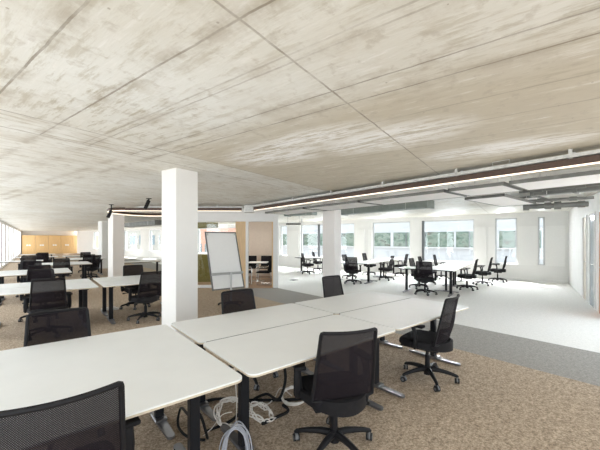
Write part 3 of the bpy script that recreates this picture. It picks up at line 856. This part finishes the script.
# ------------------------------------------------------------------ floor details : outlets and cables
o = MB().prism(rrect(.26, .26, .02), 0, .012).box((0, 0, .015), (.16, .10, .006)).build('floor_outlet', M['socket'], loc=(-.25, 12.45, 0), rz=DA)
tag(o, 'small dark floor outlet on the pale carpet near the meeting room', 'floor outlet')

def smooth(pts, n=8, closed=False):
    P = [Vector(p) for p in pts]; N = len(P); out = []
    for i in range(N if closed else N-1):
        p0 = P[(i-1) % N] if (closed or i) else P[0]; p1 = P[i]; p2 = P[(i+1) % N]
        p3 = P[(i+2) % N] if (closed or i < N-2) else P[-1]
        for k in range(n):
            t = k/n
            out.append(.5*((2*p1)+(-p0+p2)*t+(2*p0-5*p1+4*p2-p3)*t*t+(-p0+3*p1-3*p2+p3)*t**3))
    if not closed: out.append(P[-1])
    return out
def fl(px, y, z=0.):               # floor-level point seen at px,y
    v = F*(H-z)/(y-240); return ((px-300)/F*v, v, z)
def cable(label, pts, r, m, cat='cable', closed=False, group=None):
    o = MB().tube(smooth(pts, 8, closed), r, 8, closed).build('cable', m); tag(o, label, cat, group); return o
def coil(label, c, R, turns, r, m, tiltx, rz, jit=.02, sq=1.):
    pts = []; rnd = random.Random(len(label))
    for i in range(turns*14+1):
        a = 2*pi*i/14; k = R*(1+rnd.uniform(-jit, jit)*6)
        pts.append(Vector((cos(a)*k, sin(a)*k*sq, rnd.uniform(-1, 1)*jit)))
    Mx = Matrix.Translation(Vector(c)) @ Matrix.Rotation(rz, 4, 'Z') @ Matrix.Rotation(tiltx, 4, 'X')
    pts = [Mx @ p for p in pts]
    for p in pts: p.z = max(p.z, r+.001)
    o = MB().tube(smooth(pts, 3), r, 6).build('cable_coil', m); tag(o, label, 'cable coil'); return o
def hank(label, c, R_, hgt, n, r, m, rz):
    rnd = random.Random(3); pts = []
    for k in range(n):
        o1, o2, o3 = rnd.uniform(-.035, .035), rnd.uniform(-.055, .03), rnd.uniform(-.03, .03)
        for (x, z) in ((-.9, .02), (-1, .35), (-.72, .78), (0, 1), (.72, .78), (1, .35), (.9, .02), (.1, .012)):
            q = 1+o2*6*(1 if z > .2 else .4)
            pts.append(Vector((x*R_*q+o3*.5, o1*(1.3-z*.4)+rnd.uniform(-.006, .006), max(r+.001, z*hgt*(1+o3*3)))))
    Mx = Matrix.Translation(Vector(c)) @ Matrix.Rotation(rz, 4, 'Z')
    o = MB().tube(smooth([Mx @ p for p in pts], 6), r, 6).build('cable_coil', m); return tag(o, label, 'cable coil')
hank('hank of grey cable standing against the foremost black desk leg', (-.455, 2.23, 0), .088, .27, 10, .0045, M['greycable'], radians(12))
coil('tangle of white cable on the carpet left of the foremost desk leg', (-.60, 2.78, .06), .13, 6, .006, M['whitecable'], radians(35), radians(20), .035)
coil('small tangle of white cable right of the foremost desk leg', (-.35, 2.80, .05), .085, 5, .006, M['whitecable'], radians(25), radians(70), .03, 1.4)
coil('round beige cable coil lying beside the foreground task chair', (-.06, 3.12, .045), .12, 5, .0075, M['whitecable'], radians(14), 0, .012)
coil('loose white cables on the carpet by the second left hall row desk leg', fl(110, 309, .03), .16, 4, .008, M['whitecable'], 0, .4, .03, .6)
cable('thick black cable trunk curving up from the carpet to the desk underside', [fl(205, 432), fl(232, 420, .01), fl(250, 402, .012), fl(266, 394, .02), (-.20, 2.90, .12), (-.135, 2.88, .30), (-.15, 2.86, .50), (-.17, 2.84, .70)], .013, M['blackcable'])
cable('black power cable lying across the carpet behind the tangles', [fl(190, 408, .014), fl(215, 399, .014), fl(250, 400, .014), fl(280, 400, .014), fl(305, 398, .014), fl(330, 392, .014)], .014, M['blackcable'])
cable('wide black cable loop below the big left desk', [fl(205, 440, .012), fl(188, 437, .012), fl(178, 425, .012), fl(181, 408, .10), (-.83, 2.35, .28), (-.74, 2.32, .30), (-.68, 2.30, .15), fl(207, 436, .012)], .010, M['blackcable'])
cable('black strip of cable from the grey hank into the dark', [fl(262, 424, .01), fl(275, 418, .01), fl(288, 411, .01), fl(283, 405, .01)], .014, M['blackcable'])
cable('thin white cord hanging from the desk edge to the white tangle', [(-.54, 2.55, .712), (-.53, 2.56, .5), (-.52, 2.58, .25), (-.55, 2.7, .03)], .004, M['whitecable'])
cable('thin white cord slanting from the white tangle to the left leg', [fl(203, 436, .005), fl(212, 428, .02), fl(222, 415, .05), fl(232, 412, .05)], .004, M['whitecable'])
cable('white cord joining the small tangle and the beige coil', [fl(262, 402, .006), fl(268, 404, .006), fl(275, 397, .02), fl(281, 388, .02), fl(292, 396, .006)], .005, M['whitecable'])

# ------------------------------------------------------------------ light, camera
w = bpy.data.worlds.new('sky'); bpy.context.scene.world = w; w.use_nodes = True
bg = w.node_tree.nodes['Background']; bg.inputs[0].default_value = (.85, .935, 1, 1); bg.inputs[1].default_value = 2.6
s = bpy.data.lights.new('sun', 'SUN'); s.energy = 27; s.angle = radians(1); s.color = (1, .965, .92)
so = bpy.data.objects.new('sun', s); C.objects.link(so)
so.rotation_euler = Vector((.06, -1, -1.15)).to_track_quat('-Z', 'Y').to_euler()
def daylight(name, p, direction, w_, h_, watts, col=(.89, .955, 1), spread=pi):      # area lamp at an opening, for window daylight and added fill
    l = bpy.data.lights.new(name, 'AREA'); l.shape = 'RECTANGLE'; l.size = w_; l.size_y = h_; l.energy = watts; l.spread = spread; l.color = col
    o = bpy.data.objects.new(name, l); C.objects.link(o); o.location = p
    o.rotation_euler = Vector(direction).to_track_quat('-Z', 'Z').to_euler()
for (b0, b1) in ops:
    q = G(LW-.34, (b0+b1)/2); daylight('window daylight', q+(1.31,), la+(0,), b1-b0, 2.3, 15 if b1 < 4 else 34)
daylight('wing fill', D(RWD-.26, sum(SIDE)/2)+(1.32,), l1+(0,), SIDE[1]-SIDE[0], 2.4, 14)  # lamp added at the unseen side opening to brighten the wing
for (x0, x1) in wins[:6]:
    q = D((x0+x1)/2, WW-.02); daylight('head daylight', q+(HEAD-.07,), (-l2[0], -l2[1], -.75), x1-x0-.04, .11, 54*(x1-x0), spread=2.1)
daylight('rear fill', (1.7, -2.45, 1.35), (0, 1, 0), 7.5, 2.5, 42)  # fill lamp added along the unseen open rear edge

cam = bpy.data.cameras.new('camera'); co = bpy.data.objects.new('camera', cam); C.objects.link(co)
cam.sensor_fit = 'HORIZONTAL'; cam.sensor_width = 36; cam.lens = 36*F/600; cam.shift_y = 15/600; cam.clip_end = 500; cam.clip_start = .05
co.location = (0, 0, H); co.rotation_euler = (pi/2, 0, 0)
sc = bpy.context.scene; sc.camera = co
sc.view_settings.view_transform = 'Standard'; sc.view_settings.look = 'None'; sc.view_settings.gamma = 1
sc.view_settings.use_curve_mapping = False; sc.view_settings.exposure = 0.06
sc.cycles.max_bounces = 10; sc.cycles.diffuse_bounces = 7; sc.cycles.transparent_max_bounces = 12
sc.cycles.sample_clamp_indirect = 6; sc.cycles.caustics_reflective = False; sc.cycles.caustics_refractive = False
